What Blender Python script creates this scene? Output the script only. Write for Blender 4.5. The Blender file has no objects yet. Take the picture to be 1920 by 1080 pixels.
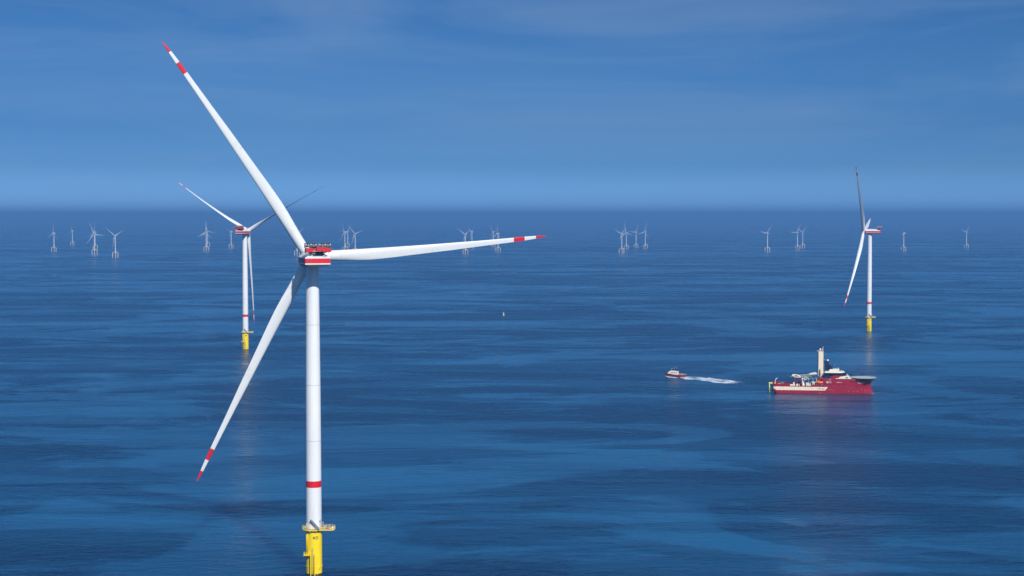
import bpy, bmesh, math, random
from mathutils import Vector, Matrix, Quaternion
R = math.radians
random.seed(7)
scene = bpy.context.scene
COL = scene.collection

# ------------------------------------------------------------------ camera
CAM_H = 160.7
FPX = 3000.0
cam_d = bpy.data.cameras.new('camera')
cam_d.sensor_width = 36.0
cam_d.lens = FPX / 1920 * 36
cam_d.clip_start = 1.0
cam_d.clip_end = 400000.0
cam = bpy.data.objects.new('camera', cam_d)
COL.objects.link(cam)
cam.location = (0, 0, CAM_H)
PITCH = math.atan((540 - 404) / FPX)
cam.rotation_euler = (R(90) - PITCH, 0, 0)
scene.camera = cam

# ------------------------------------------------------------------ sky, sun, exposure
SUN_AZ = 157.0      # clockwise from the viewing direction: behind the camera, to the right
SUN_EL = 39.0
world = bpy.data.worlds.new("World")
scene.world = world
world.use_nodes = True
wn, wl = world.node_tree.nodes, world.node_tree.links
wn.clear()
w_out = wn.new('ShaderNodeOutputWorld')
w_bg = wn.new('ShaderNodeBackground')
w_sky = wn.new('ShaderNodeTexSky')
w_sky.sky_type = 'NISHITA'
w_sky.sun_disc = False
w_sky.sun_elevation = R(SUN_EL)
w_sky.sun_rotation = R(SUN_AZ)
w_sky.altitude = 0
w_sky.air_density = 1.0
w_sky.dust_density = 0.3
w_sky.ozone_density = 2.0
w_bg.inputs['Strength'].default_value = 0.15
tc = wn.new('ShaderNodeTexCoord')
sep = wn.new('ShaderNodeSeparateXYZ'); wl.new(tc.outputs['Generated'], sep.inputs[0])
# deep saturated sky tint by elevation; upper bands brightened to light sea and shaded sides
ramp = wn.new('ShaderNodeValToRGB')
wl.new(sep.outputs['Z'], ramp.inputs['Fac'])
SKY_TINT = [(0.0, (0.150, 0.345, 0.93)), (0.012, (0.124, 0.292, 0.745)), (0.03, (0.076, 0.188, 0.465)),
            (0.055, (0.064, 0.158, 0.370)), (0.09, (0.067, 0.162, 0.340)), (0.13, (0.066, 0.157, 0.312)),
            (0.25, (0.022, 0.185, 0.39)), (0.45, (0.09, 0.29, 0.45)), (1.0, (0.40, 0.52, 0.66))]
el = ramp.color_ramp.elements
while len(el) > 2: el.remove(el[-1])
for i, (p, c) in enumerate(SKY_TINT):
    e = el[i] if i < 2 else el.new(p)
    e.position = p; e.color = (*c, 1)
mulc = wn.new('ShaderNodeMix'); mulc.data_type = 'RGBA'; mulc.blend_type = 'MULTIPLY'; mulc.inputs['Factor'].default_value = 1
wl.new(w_sky.outputs[0], mulc.inputs['A']); wl.new(ramp.outputs[0], mulc.inputs['B'])
# thin stretched veils of high cloud
mapc = wn.new('ShaderNodeMapping'); wl.new(tc.outputs['Generated'], mapc.inputs['Vector'])
mapc.inputs['Rotation'].default_value = (0, R(-3), 0)
mapc.inputs['Scale'].default_value = (3.0, 3.0, 26.0)
cn = wn.new('ShaderNodeTexNoise'); cn.inputs['Scale'].default_value = 1.0; cn.inputs['Detail'].default_value = 5
cn.inputs['Roughness'].default_value = 0.55; cn.inputs['Distortion'].default_value = 0.7
wl.new(mapc.outputs[0], cn.inputs['Vector'])
cr = wn.new('ShaderNodeMapRange'); cr.inputs['From Min'].default_value = 0.42; cr.inputs['From Max'].default_value = 0.78
wl.new(cn.outputs['Fac'], cr.inputs['Value'])
ch = wn.new('ShaderNodeMapRange'); ch.inputs['From Min'].default_value = 0.01; ch.inputs['From Max'].default_value = 0.12
ch.inputs['To Min'].default_value = 0.12; ch.inputs['To Max'].default_value = 0.55
wl.new(sep.outputs['Z'], ch.inputs['Value'])
cm = wn.new('ShaderNodeMath'); cm.operation = 'MULTIPLY'
wl.new(cr.outputs[0], cm.inputs[0]); wl.new(ch.outputs[0], cm.inputs[1])
mixc = wn.new('ShaderNodeMix'); mixc.data_type = 'RGBA'
wl.new(cm.outputs[0], mixc.inputs['Factor']); wl.new(mulc.outputs['Result'], mixc.inputs['A'])
mixc.inputs['B'].default_value = (1.25, 1.95, 3.1, 1)
wl.new(mixc.outputs['Result'], w_bg.inputs['Color'])
wl.new(w_bg.outputs[0], w_out.inputs['Surface'])

sun_d = bpy.data.lights.new('sun', 'SUN')
sun_d.energy = 4.2
sun_d.angle = R(0.5)
sun_d.color = (1.0, 0.965, 0.91)
sun = bpy.data.objects.new('sun', sun_d)
COL.objects.link(sun)
sdir = Vector((math.sin(R(SUN_AZ)) * math.cos(R(SUN_EL)), math.cos(R(SUN_AZ)) * math.cos(R(SUN_EL)), math.sin(R(SUN_EL))))
sun.rotation_euler = sdir.to_track_quat('Z', 'Y').to_euler()
sun.location = (0, -200, 600)

vs = scene.view_settings
vs.view_transform = 'Standard'; vs.look = 'None'; vs.gamma = 1.0; vs.use_curve_mapping = False
vs.exposure = 0.30
scene.cycles.max_bounces = 6
scene.cycles.volume_bounces = 0

# ------------------------------------------------------------------ materials
def new_mat(name):
    m = bpy.data.materials.new(name); m.use_nodes = True
    nt = m.node_tree; b = nt.nodes['Principled BSDF']
    return m, nt, b

def paint(name, col, rough=0.4, var=0.06, scale=0.4, stretch=(1, 1, 0.15), metallic=0.0):
    """painted steel / gelcoat with faint streaks of weathering"""
    m, nt, b = new_mat(name)
    t = nt.nodes.new('ShaderNodeTexCoord'); mp = nt.nodes.new('ShaderNodeMapping')
    mp.inputs['Scale'].default_value = stretch
    n = nt.nodes.new('ShaderNodeTexNoise'); n.inputs['Scale'].default_value = scale; n.inputs['Detail'].default_value = 6
    nt.links.new(t.outputs['Object'], mp.inputs[0]); nt.links.new(mp.outputs[0], n.inputs['Vector'])
    mr = nt.nodes.new('ShaderNodeMapRange'); mr.inputs['From Min'].default_value = 0.3; mr.inputs['From Max'].default_value = 0.7
    mr.inputs['To Min'].default_value = 1 - var; mr.inputs['To Max'].default_value = 1 + var * 0.4
    nt.links.new(n.outputs['Fac'], mr.inputs['Value'])
    mx = nt.nodes.new('ShaderNodeMix'); mx.data_type = 'RGBA'; mx.blend_type = 'MULTIPLY'; mx.inputs['Factor'].default_value = 1
    mx.inputs['A'].default_value = (*col, 1)
    nt.links.new(mr.outputs[0], mx.inputs['B']); nt.links.new(mx.outputs['Result'], b.inputs['Base Color'])
    b.inputs['Roughness'].default_value = rough; b.inputs['Metallic'].default_value = metallic
    return m

def stains(m, col, amount=0.5, sx=0.9, sz=0.05, lo=0.55, hi=0.75):
    """runs of rust and dirt down a painted surface"""
    nt = m.node_tree; b = nt.nodes['Principled BSDF']; src = b.inputs['Base Color'].links[0].from_socket
    t = nt.nodes.new('ShaderNodeTexCoord'); mp = nt.nodes.new('ShaderNodeMapping'); mp.inputs['Scale'].default_value = (sx, sx, sz)
    n = nt.nodes.new('ShaderNodeTexNoise'); n.inputs['Scale'].default_value = 1.0; n.inputs['Detail'].default_value = 8; n.inputs['Roughness'].default_value = .65
    nt.links.new(t.outputs['Object'], mp.inputs[0]); nt.links.new(mp.outputs[0], n.inputs['Vector'])
    r = nt.nodes.new('ShaderNodeMapRange'); r.inputs['From Min'].default_value = lo; r.inputs['From Max'].default_value = hi; r.inputs['To Max'].default_value = amount
    nt.links.new(n.outputs['Fac'], r.inputs['Value'])
    mx = nt.nodes.new('ShaderNodeMix'); mx.data_type = 'RGBA'; nt.links.new(r.outputs[0], mx.inputs['Factor']); nt.links.new(src, mx.inputs['A'])
    mx.inputs['B'].default_value = (*col, 1); nt.links.new(mx.outputs['Result'], b.inputs['Base Color'])

M = dict(
    white=paint('white_gelcoat', (0.70, 0.715, 0.70), 0.35, 0.05, 0.25),
    tower=paint('white_tower_paint', (0.74, 0.75, 0.75), 0.4, 0.05, 0.3),
    red=paint('signal_red_paint', (0.64, 0.010, 0.014), 0.4, 0.08),
    red_deep=paint('cooler_red_paint', (0.62, 0.016, 0.02), 0.45, 0.2, 1.2, (1, 1, 1)),
    grey=paint('grey_steel', (0.20, 0.22, 0.24), 0.5, 0.2, 1.0, (1, 1, 1)),
    dark=paint('dark_steel', (0.03, 0.035, 0.045), 0.5, 0.2, 1.0, (1, 1, 1)),
    galv=paint('galvanised_steel', (0.50, 0.50, 0.46), 0.45, 0.15, 1.5, (1, 1, 1), 0.3),
    yellow=paint('signal_yellow_paint', (0.88, 0.65, 0.008), 0.4, 0.10, 0.5),
    yellow_rail=paint('pale_yellow_steel', (0.80, 0.62, 0.15), 0.45, 0.15, 1.5, (1, 1, 1)),
    growth=paint('waterline_growth', (0.05, 0.04, 0.015), 0.7, 0.4, 2.0, (1, 1, 1)),
    text=paint('black_lettering', (0.03, 0.03, 0.03), 0.5, 0.05),
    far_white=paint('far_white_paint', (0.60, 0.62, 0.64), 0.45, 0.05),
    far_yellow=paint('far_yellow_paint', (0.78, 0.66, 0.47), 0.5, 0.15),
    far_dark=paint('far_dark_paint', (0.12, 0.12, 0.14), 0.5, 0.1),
    hull=paint('crimson_hull_paint', (0.31, 0.004, 0.020), 0.38, 0.12, 0.25, (1, 1, 0.5)),
    hull_low=paint('crimson_boot_paint', (0.16, 0.006, 0.02), 0.5, 0.2, 0.4, (1, 1, 1)),
    cream=paint('cream_paint', (0.82, 0.70, 0.50), 0.45, 0.10, 0.4, (1, 1, 0.6)),
    shipwhite=paint('ship_white_paint', (0.78, 0.74, 0.62), 0.4, 0.10, 0.5, (1, 1, 1)),
    navy=paint('navy_paint', (0.012, 0.02, 0.06), 0.35, 0.2, 0.5, (1, 1, 1)),
    glass=paint('dark_window_glass', (0.01, 0.014, 0.025), 0.08, 0.1, 0.5, (1, 1, 1)),
    deck=paint('deck_green_grey', (0.12, 0.16, 0.15), 0.7, 0.25, 0.8, (1, 1, 1)),
    helideck=paint('helideck_grey_green', (0.42, 0.46, 0.42), 0.7, 0.15, 0.4, (1, 1, 1)),
    orange=paint('lifeboat_orange', (0.85, 0.13, 0.015), 0.35, 0.08),
    lime=paint('yellow_green_paint', (0.72, 0.75, 0.12), 0.45, 0.1, 1.0, (1, 1, 1)),
    boatred=paint('dark_red_hull_paint', (0.24, 0.012, 0.02), 0.4, 0.15, 0.6, (1, 1, 1)),
)

stains(M['yellow'], (0.30, 0.15, 0.02), 0.4, 1.6, 0.09, 0.58, 0.78)
stains(M['tower'], (0.42, 0.41, 0.37), 0.5, 0.9, 0.03)
stains(M['white'], (0.46, 0.45, 0.42), 0.45, 0.35, 0.35)
stains(M['hull'], (0.16, 0.03, 0.02), 0.6, 0.35, 0.12)
stains(M['cream'], (0.40, 0.28, 0.14), 0.5, 0.5, 0.1)
stains(M['shipwhite'], (0.40, 0.33, 0.22), 0.4, 0.8, 0.2)
stains(M['boatred'], (0.08, 0.03, 0.02), 0.6, 0.8, 0.3)

# ------------------------------------------------------------------ mesh building
class MB:
    def __init__(s, *mats):
        s.bm = bmesh.new(); s.mats = list(mats); s.cur = 0
    def use(s, m):
        if m not in s.mats: s.mats.append(m)
        s.cur = s.mats.index(m); return s
    def f(s, vs, smooth=False):
        try: fc = s.bm.faces.new(vs)
        except ValueError: return None
        fc.material_index = s.cur; fc.smooth = smooth; return fc
    def hexa(s, p):     # 8 points: bottom ring (4), top ring (4)
        v = [s.bm.verts.new(q) for q in p]
        for q in ((3, 2, 1, 0), (4, 5, 6, 7), (0, 1, 5, 4), (1, 2, 6, 5), (2, 3, 7, 6), (3, 0, 4, 7)): s.f([v[i] for i in q])
        return s
    def box(s, x0, x1, y0, y1, z0, z1):
        return s.hexa([(x0, y0, z0), (x1, y0, z0), (x1, y1, z0), (x0, y1, z0), (x0, y0, z1), (x1, y0, z1), (x1, y1, z1), (x0, y1, z1)])
    def loft(s, rings, smooth=True, caps=True, mats=None, closed=True):
        vr = [[s.bm.verts.new(p) for p in r] for r in rings]
        n = len(vr[0])
        for i in range(len(vr) - 1):
            if mats: s.use(mats[i])
            for k in range(n if closed else n - 1):
                s.f([vr[i][k], vr[i][(k + 1) % n], vr[i + 1][(k + 1) % n], vr[i + 1][k]], smooth)
        if caps:
            if mats: s.use(mats[0])
            s.f(list(reversed(vr[0])))
            if mats: s.use(mats[-1])
            s.f(vr[-1])
        return s
    def lathe(s, prof, n=32, c=(0, 0, 0), smooth=True, mats=None, caps=True):
        return s.loft([[(c[0] + r * math.cos(2 * math.pi * k / n), c[1] + r * math.sin(2 * math.pi * k / n), c[2] + z) for k in range(n)]
                       for r, z in prof], smooth, caps, mats)
    def tube(s, a, b, r, r2=None, n=8):
        a, b = Vector(a), Vector(b); r2 = r if r2 is None else r2
        q = (b - a).to_track_quat('Z', 'Y')
        rings = []
        for p, rr in ((a, r), (b, r2)):
            rings.append([p + q @ Vector((rr * math.cos(2 * math.pi * k / n), rr * math.sin(2 * math.pi * k / n), 0)) for k in range(n)])
        return s.loft(rings, n > 4)
    def path(s, pts, r, n=6, closed=False):
        pts = [Vector(p) for p in pts]
        if closed: pts.append(pts[0])
        for a, b in zip(pts, pts[1:]): s.tube(a, b, r, n=n)
        return s
    def sphere(s, c, r, n=16, m=10):
        prof = [(max(1e-3, r * math.sin(math.pi * i / m)), -r * math.cos(math.pi * i / m)) for i in range(m + 1)]
        return s.lathe(prof, n, c)
    def prism(s, pts, y0, y1):      # side outline (x,z) extruded along y
        a = [s.bm.verts.new((x, y0, z)) for x, z in pts]; b = [s.bm.verts.new((x, y1, z)) for x, z in pts]
        s.f(a); s.f(list(reversed(b)))
        for i in range(len(pts)):
            j = (i + 1) % len(pts); s.f([a[j], a[i], b[i], b[j]])
        return s
    def plate(s, pts, z0, z1):      # plan outline (x,y) between heights
        a = [s.bm.verts.new((x, y, z0)) for x, y in pts]; b = [s.bm.verts.new((x, y, z1)) for x, y in pts]
        s.f(list(reversed(a))); s.f(b)
        for i in range(len(pts)):
            j = (i + 1) % len(pts); s.f([a[i], a[j], b[j], b[i]])
        return s
    def build(s, name, parent=None, bevel=0):
        bmesh.ops.recalc_face_normals(s.bm, faces=s.bm.faces)
        for e in s.bm.edges:
            if len(e.link_faces) == 2 and e.calc_face_angle(0) > R(38): e.smooth = False
        me = bpy.data.meshes.new(name); s.bm.to_mesh(me); s.bm.free()
        for m in s.mats: me.materials.append(m)
        o = bpy.data.objects.new(name, me); COL.objects.link(o)
        if parent is not None: o.parent = parent
        if bevel:
            b = o.modifiers.new('bevel', 'BEVEL'); b.width = bevel; b.segments = 2; b.limit_method = 'ANGLE'; b.angle_limit = R(35)
        return o

def tag(o, label=None, cat=None, group=None, kind=None):
    if label: o['label'] = label
    if cat: o['category'] = cat
    if group: o['group'] = group
    if kind: o['kind'] = kind
    return o
def empty(name, loc=(0, 0, 0), rz=0, sc=1):
    o = bpy.data.objects.new(name, None); COL.objects.link(o)
    o.location = loc; o.rotation_euler = (0, 0, rz); o.scale = (sc, sc, sc); o.empty_display_size = 1
    return o
def ground(px, py, z=0.0):
    """the point at height z that stands at these pixels of the 1920x1080 photograph (used once, to survey positions)"""
    a = (px - 960) / FPX; b = (540 - py) / FPX
    d = Vector((a, math.cos(PITCH) + b * math.sin(PITCH), -math.sin(PITCH) + b * math.cos(PITCH)))
    return Vector((0, 0, CAM_H)) + d * ((z - CAM_H) / d.z)

# ------------------------------------------------------------------ sea
def make_sea():
    mb = MB()
    xs = [-60000, -8000, -2500, 0, 2500, 8000, 60000]
    ys = [-3000, 0, 1500, 4000, 10000, 30000, 150000]
    V = [[mb.bm.verts.new((x, y, 0)) for x in xs] for y in ys]
    for j in range(len(ys) - 1):
        for i in range(len(xs) - 1): mb.f([V[j][i], V[j][i + 1], V[j + 1][i + 1], V[j + 1][i]])
    m, nt, b = new_mat('sea_water'); N, L = nt.nodes, nt.links
    t = N.new('ShaderNodeTexCoord')
    def noise(scale, stretch, detail=4, rough=0.5, dist=0.0, rot=0, off=(0, 0, 0)):
        mp = N.new('ShaderNodeMapping'); mp.inputs['Scale'].default_value = stretch; mp.inputs['Rotation'].default_value = (0, 0, R(rot))
        mp.inputs['Location'].default_value = off
        n = N.new('ShaderNodeTexNoise'); n.inputs['Scale'].default_value = scale; n.inputs['Detail'].default_value = detail
        n.inputs['Roughness'].default_value = rough; n.inputs['Distortion'].default_value = dist
        L.new(t.outputs['Object'], mp.inputs[0]); L.new(mp.outputs[0], n.inputs['Vector']); return n.outputs['Fac']
    def math_(op, a, b_, c=None):
        n = N.new('ShaderNodeMath'); n.operation = op
        for i, v in enumerate((a, b_) if c is None else (a, b_, c)):
            if isinstance(v, (int, float)): n.inputs[i].default_value = v
            else: L.new(v, n.inputs[i])
        return n.outputs[0]
    def rng(v, a0, a1, b0, b1, smooth=True):
        n = N.new('ShaderNodeMapRange'); n.interpolation_type = 'SMOOTHSTEP' if smooth else 'LINEAR'
        n.inputs['From Min'].default_value = a0; n.inputs['From Max'].default_value = a1
        n.inputs['To Min'].default_value = b0; n.inputs['To Max'].default_value = b1
        L.new(v, n.inputs['Value']); return n.outputs[0]
    # calm patches and wind lanes
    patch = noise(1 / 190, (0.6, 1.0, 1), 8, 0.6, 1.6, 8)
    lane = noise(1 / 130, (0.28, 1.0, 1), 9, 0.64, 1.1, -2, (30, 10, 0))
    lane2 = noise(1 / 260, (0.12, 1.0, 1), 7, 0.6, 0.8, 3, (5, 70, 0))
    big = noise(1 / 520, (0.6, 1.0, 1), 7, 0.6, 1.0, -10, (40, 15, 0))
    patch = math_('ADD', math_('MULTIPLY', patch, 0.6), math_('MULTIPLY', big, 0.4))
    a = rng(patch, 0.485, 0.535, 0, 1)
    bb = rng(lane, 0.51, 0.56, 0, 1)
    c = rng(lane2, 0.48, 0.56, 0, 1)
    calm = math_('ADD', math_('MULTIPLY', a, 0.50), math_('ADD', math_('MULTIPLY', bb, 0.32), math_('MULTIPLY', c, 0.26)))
    # waves: height in metres
    w1 = noise(1 / 9.0, (0.55, 1.25, 1), 4, 0.55, 0.4, 6)
    w2 = noise(1 / 3.6, (0.8, 1.1, 1), 3, 0.55, 0.3, -12)
    w3 = noise(1 / 38.0, (0.4, 1.2, 1), 2, 0.5, 0.3, 10)
    h = math_('ADD', math_('MULTIPLY', w1, 2.5), math_('ADD', math_('MULTIPLY', w2, 0.6), math_('MULTIPLY', w3, 0.25)))
    amp = rng(calm, 0.0, 0.9, 1.25, 0.65)
    h = math_('MULTIPLY', h, amp)
    bump = N.new('ShaderNodeBump'); bump.inputs['Strength'].default_value = 1.0; bump.inputs['Distance'].default_value = 1.0
    L.new(h, bump.inputs['Height']); L.new(bump.outputs[0], b.inputs['Normal'])
    rough = rng(calm, 0.0, 0.9, 0.28, 0.16)
    L.new(rough, b.inputs['Roughness'])
    mixc = N.new('ShaderNodeMix'); mixc.data_type = 'RGBA'; L.new(calm, mixc.inputs['Factor'])  # paler calm water: stronger sky reflection put into the base colour
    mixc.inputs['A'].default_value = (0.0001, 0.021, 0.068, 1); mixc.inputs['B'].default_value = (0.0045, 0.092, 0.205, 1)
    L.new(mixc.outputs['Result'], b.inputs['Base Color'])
    b.inputs['IOR'].default_value = 1.333
    b.inputs['Specular IOR Level'].default_value = 0.45
    b.inputs['Subsurface Weight'].default_value = 1.0       # light wells up from inside the water
    b.inputs['Subsurface Radius'].default_value = (6, 24, 30)
    b.inputs['Subsurface Scale'].default_value = 8.0
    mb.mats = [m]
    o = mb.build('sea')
    tag(o, 'calm deep blue sea with pale wind lanes reaching the horizon', 'sea', kind='structure')
make_sea()

# ------------------------------------------------------------------ near turbines (12 MW class, one maker)
HUB = 142.0; ROT = 114.0; OVER = 8.3; TILT = R(5.5)
def airfoil(chord, thick, circ, n=28):
    """closed section: x = chordwise (leading edge at -), y = thickness; circ blends to a circle"""
    pts = []
    for k in range(n):
        a = 2 * math.pi * k / n
        x = 0.5 * math.cos(a)                    # -0.5 .. 0.5 (leading edge at -0.5)
        xc = 0.5 + x
        t = 5 * (0.2969 * math.sqrt(max(xc, 0)) - 0.1260 * xc - 0.3516 * xc ** 2 + 0.2843 * xc ** 3 - 0.1036 * xc ** 4)
        y = math.copysign(t * thick, math.sin(a)) if abs(math.sin(a)) > 1e-6 else 0
        y += 0.05 * chord * (1 - (2 * x) ** 2) * 0.6
        px, py = (x + 0.17) * chord, y
        cx, cy = 0.5 * math.cos(a) * chord, 0.5 * math.sin(a) * chord
        pts.append((px * (1 - circ) + cx * circ, py * (1 - circ) + cy * circ))
    return pts
def make_blade():
    # radius, chord, thickness, circle blend, twist(deg)
    st = [(2.6, 4.7, 4.7, 1, 16), (6, 4.7, 4.7, 1, 16), (10, 4.75, 4.2, .85, 16), (16, 4.9, 3.5, .5, 15), (22, 5.15, 2.9, .22, 13), (28, 5.2, 2.4, .08, 11),
          (36, 4.85, 1.95, 0, 9), (46, 4.3, 1.5, 0, 7), (56, 3.8, 1.2, 0, 5), (66, 3.4, .95, 0, 4), (76, 2.85, .75, 0, 3), (86, 2.4, .58, 0, 2),
          (97.4, 2.0, .42, 0, 1), (102.9, 1.75, .36, 0, 1), (108.6, 1.3, .26, 0, 0), (111.5, .85, .18, 0, 0), (113.4, .4, .1, 0, 0), (114.0, .08, .03, 0, 0)]
    # refine between stations
    fine = []
    for i in range(len(st) - 1):
        n = 3 if st[i][0] < 97 else 1
        for k in range(n):
            u = k / n; fine.append(tuple(st[i][j] * (1 - u) + st[i + 1][j] * u for j in range(5)))
    fine.append(st[-1])
    rings, mats = [], []
    pitch = 3.0
    for r, c, t, ci, tw in fine:
        a = R(tw + pitch)
        fwd = 5.0 * (r / ROT) ** 2
        sweep = -0.8 * (r / ROT) ** 3
        ring = []
        for x, y in airfoil(c, t * (1 - 0.0), ci):
            # chord in the rotor plane, leading edge towards -x, twist turns leading edge forwards (+y)
            X = x * math.cos(a) + y * math.sin(a); Y = -x * math.sin(a) + y * math.cos(a)
            ring.append((X + sweep, Y + fwd, r))
        rings.append(ring)
    for i in range(len(fine) - 1):
        rm = (fine[i][0] + fine[i + 1][0]) / 2
        mats.append(M['red'] if (97.4 < rm < 102.9 or rm > 108.6) else M['white'])
    mb = MB(M['white'], M['red'])
    mb.loft(rings, True, True, mats)
    # drain / receptor marks near the root
    return mb

def make_turbine():
    root = empty('wind_turbine')
    # --- tower: flanged sections, red band
    z0, z1 = 20.6, HUB - 3.9
    prof = [(z0, 3.50, 't'), (39.2, 3.47, 'r'), (42.1, 3.46, 't'), (60, 3.40, 't'), (60.15, 3.40, 't'), (85, 3.30, 't'), (85.15, 3.29, 't'), (112, 3.08, 't'), (112.15, 3.08, 't'), (z1, 2.85, 't')]
    mb = MB(M['tower'], M['red'])
    mb.lathe([(p[1], p[0]) for p in prof], 64, mats=[M['red'] if p[2] == 'r' else M['tower'] for p in prof[:-1]])
    mb.use(M['galv'])
    for z, r in ((60.07, 3.415), (85.07, 3.31), (112.07, 3.10)):
        mb.lathe([(r, z - .09), (r, z + .09)], 64, caps=False)
    mb.build('tower', root)
    # door on the tower foot
    # --- transition piece
    mb = MB(M['yellow'], M['growth'])
    mb.lathe([(3.62, -6), (3.62, 0.45), (3.62, 19.4)], 64, mats=[M['growth'], M['yellow']])
    mb.use(M['yellow']).lathe([(3.60, 3.3), (3.74, 3.32), (3.74, 3.75), (3.60, 3.8)], 64, caps=False)
    tp = mb.build('transition_piece', root)
    # direction to the boat landing: towards the camera, slightly left
    def cyl(az, r):     # az clockwise from the far side; 180 = towards the camera
        return Vector((math.sin(R(az)) * r, math.cos(R(az)) * r, 0))
    def at(x, r=3.62, off=0.0):     # point on the camera side of the pile at lateral offset x
        y = -math.sqrt(max(0.0, r * r - x * x)) - off
        return Vector((x, y, 0))
    for x in (-0.98, 0.85):
        f = MB(M['yellow'])
        p = at(x, off=1.15)
        f.tube(p + Vector((0, 0, -3)), p + Vector((0, 0, 9.2)), 0.24, n=10)
        f.tube(p + Vector((0, 0, 9.2)), at(x) + Vector((0, 0.2, 10.2)), 0.24, n=10)
        for z in (1.2, 5.0, 8.6): f.tube(p + Vector((0, 0, z)), at(x) + Vector((0, .2, z)), 0.16, n=8)
        f.build('boat_fender', tp)
    lad = MB(M['yellow_rail'], M['dark'])
    for x in (-0.38, 0.28): lad.tube(at(-.05, off=.55) + Vector((x, 0, -2)), at(-.05, off=.55) + Vector((x, 0, 12.6)), 0.07, n=6)
    lad.use(M['dark'])
    for k in range(36): lad.tube(at(-.05, off=.55) + Vector((-.38, 0, .2 + k * .34)), at(-.05, off=.55) + Vector((.28, 0, .2 + k * .34)), 0.035, n=4)
    lad.build('ladder', tp)
    rp = MB(M['yellow'])
    rp.box(-4.1, -0.7, -4.9, -1.6, 9.0, 9.25)
    for x, y in ((-4.0, -4.8), (-2.9, -4.8), (-1.8, -4.8), (-.8, -4.8), (-4.0, -3.7), (-4.0, -2.6)):
        rp.tube((x, y, 9.25), (x, y, 10.4), 0.05, n=5)
    for z in (9.8, 10.4): rp.path([(-.8, -4.8, z), (-4.0, -4.8, z), (-4.0, -1.7, z)], 0.05, 5)
    rp.hexa([(-3.6, -3.0, 8.0), (-2.4, -3.0, 8.0), (-2.4, -2.4, 8.0), (-3.6, -2.4, 8.0), (-4.0, -4.8, 8.99), (-.9, -4.8, 8.99), (-.9, -2.0, 8.99), (-4.0, -2.0, 8.99)])
    rp.build('rest_platform', tp)
    for x in (-3.05, -2.45):
        c = MB(M['yellow'], M['grey']); p = at(x, off=.28)
        c.tube(p + Vector((0, 0, 9.3)), p + Vector((0, 0, 19.3)), 0.15, n=8)
        c.use(M['yellow'])
        for z in (11, 14, 17): c.tube(p + Vector((0, 0, z)), at(x) + Vector((0, .15, z)), 0.1, n=5)
        c.build('cable_tube', tp)
    p = at(1.9, off=.2); c = MB(M['yellow']); c.tube(p + Vector((0, 0, -3)), p + Vector((0, 0, 3.6)), 0.14, n=8); c.tube(p + Vector((-.2, 0, 2.6)), p + Vector((1.2, .6, 2.9)), .12, n=6); c.build('anode_bracket', tp)
    # painted number, wrapped on the pile
    num = MB(M['text'])
    def stroke(xa, za, xb, zb, w=.26):
        d = Vector((xb - xa, zb - za)); d.normalize(); nx, nz = -d.y * w / 2, d.x * w / 2
        n = 4
        pr = None
        for i in range(n + 1):
            u = i / n; X = xa + (xb - xa) * u; Z = za + (zb - za) * u
            q = []
            for s_ in (1, -1):
                x_, z_ = X + nx * s_, Z + nz * s_
                v = at(x_, 3.66); q.append(num.bm.verts.new((v.x, v.y, z_)))
            if pr: num.f([pr[0], pr[1], q[1], q[0]])
            pr = q
    X0, Z0 = -0.05, 16.1
    stroke(X0 + .65, Z0, X0 + .65, Z0 + 1.3); stroke(X0 + .6, Z0 + 1.3, X0, Z0 + .45); stroke(X0, Z0 + .45, X0 + .95, Z0 + .45)
    cx, cz = X0 + 1.75, Z0 + .65
    pts = [(cx + .46 * math.cos(2 * math.pi * k / 14), cz + .6 * math.sin(2 * math.pi * k / 14)) for k in range(15)]
    for a_, b_ in zip(pts, pts[1:]): stroke(*a_, *b_)
    num.build('number_marking', tp)
    # --- work platform with laydown wing to the right
    def outline(r, xr, yr):
        o = []
        for k in range(28):
            a = R(40 + k * (280 / 27)); o.append((r * math.cos(a), .9 * r * math.sin(a)))
        o += [(xr - 1.2, -yr), (xr, -yr + 1.4), (xr, yr - 1.4), (xr - 1.2, yr)]
        return o
    OUT = outline(5.35, 9.5, 3.4)
    pf = MB(M['yellow_rail'], M['galv'])
    pf.plate(OUT, 20.0, 20.35)
    for k in range(10):
        a = 2 * math.pi * k / 10; pf.use(M['yellow_rail'])
        pf.hexa([(3.5 * math.cos(a - .03), 3.5 * math.sin(a - .03), 18.8), (3.6 * math.cos(a - .03), 3.6 * math.sin(a - .03), 18.6), (3.6 * math.cos(a + .03), 3.6 * math.sin(a + .03), 18.6), (3.5 * math.cos(a + .03), 3.5 * math.sin(a + .03), 18.6),
                 (3.5 * math.cos(a - .03), 3.5 * math.sin(a - .03), 19.99), (5.1 * math.cos(a - .03), 5.1 * math.sin(a - .03), 19.99), (5.1 * math.cos(a + .03), 5.1 * math.sin(a + .03), 19.99), (3.5 * math.cos(a + .03), 3.5 * math.sin(a + .03), 19.99)])
    plat = pf.build('work_platform', root)
    rl = MB(M['yellow_rail'])
    def along(o, step):
        pts = []; 
        for i in range(len(o)):
            a, b = Vector((*o[i], 0)), Vector((*o[(i + 1) % len(o)], 0)); n = max(1, int((b - a).length / step))
            for k in range(n): pts.append(a.lerp(b, k / n))
        return pts
    IN = outline(5.2, 9.35, 3.25)
    for p in along(IN, 1.3): rl.tube((p.x, p.y, 20.35), (p.x, p.y, 21.6), 0.055, n=5)
    for z in (20.75, 21.2, 21.6): rl.path([(x, y, z) for x, y in IN], 0.05, 5, closed=True)
    rl.build('railing', plat)
    g = MB(M['yellow_rail'])     # ladder gate frame at left front
    for x in (-3.3, -2.0): g.tube((x, -3.9, 20.35), (x + (.65 if x < -3 else -.65), -3.9, 23.6), 0.1, n=6)
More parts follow.
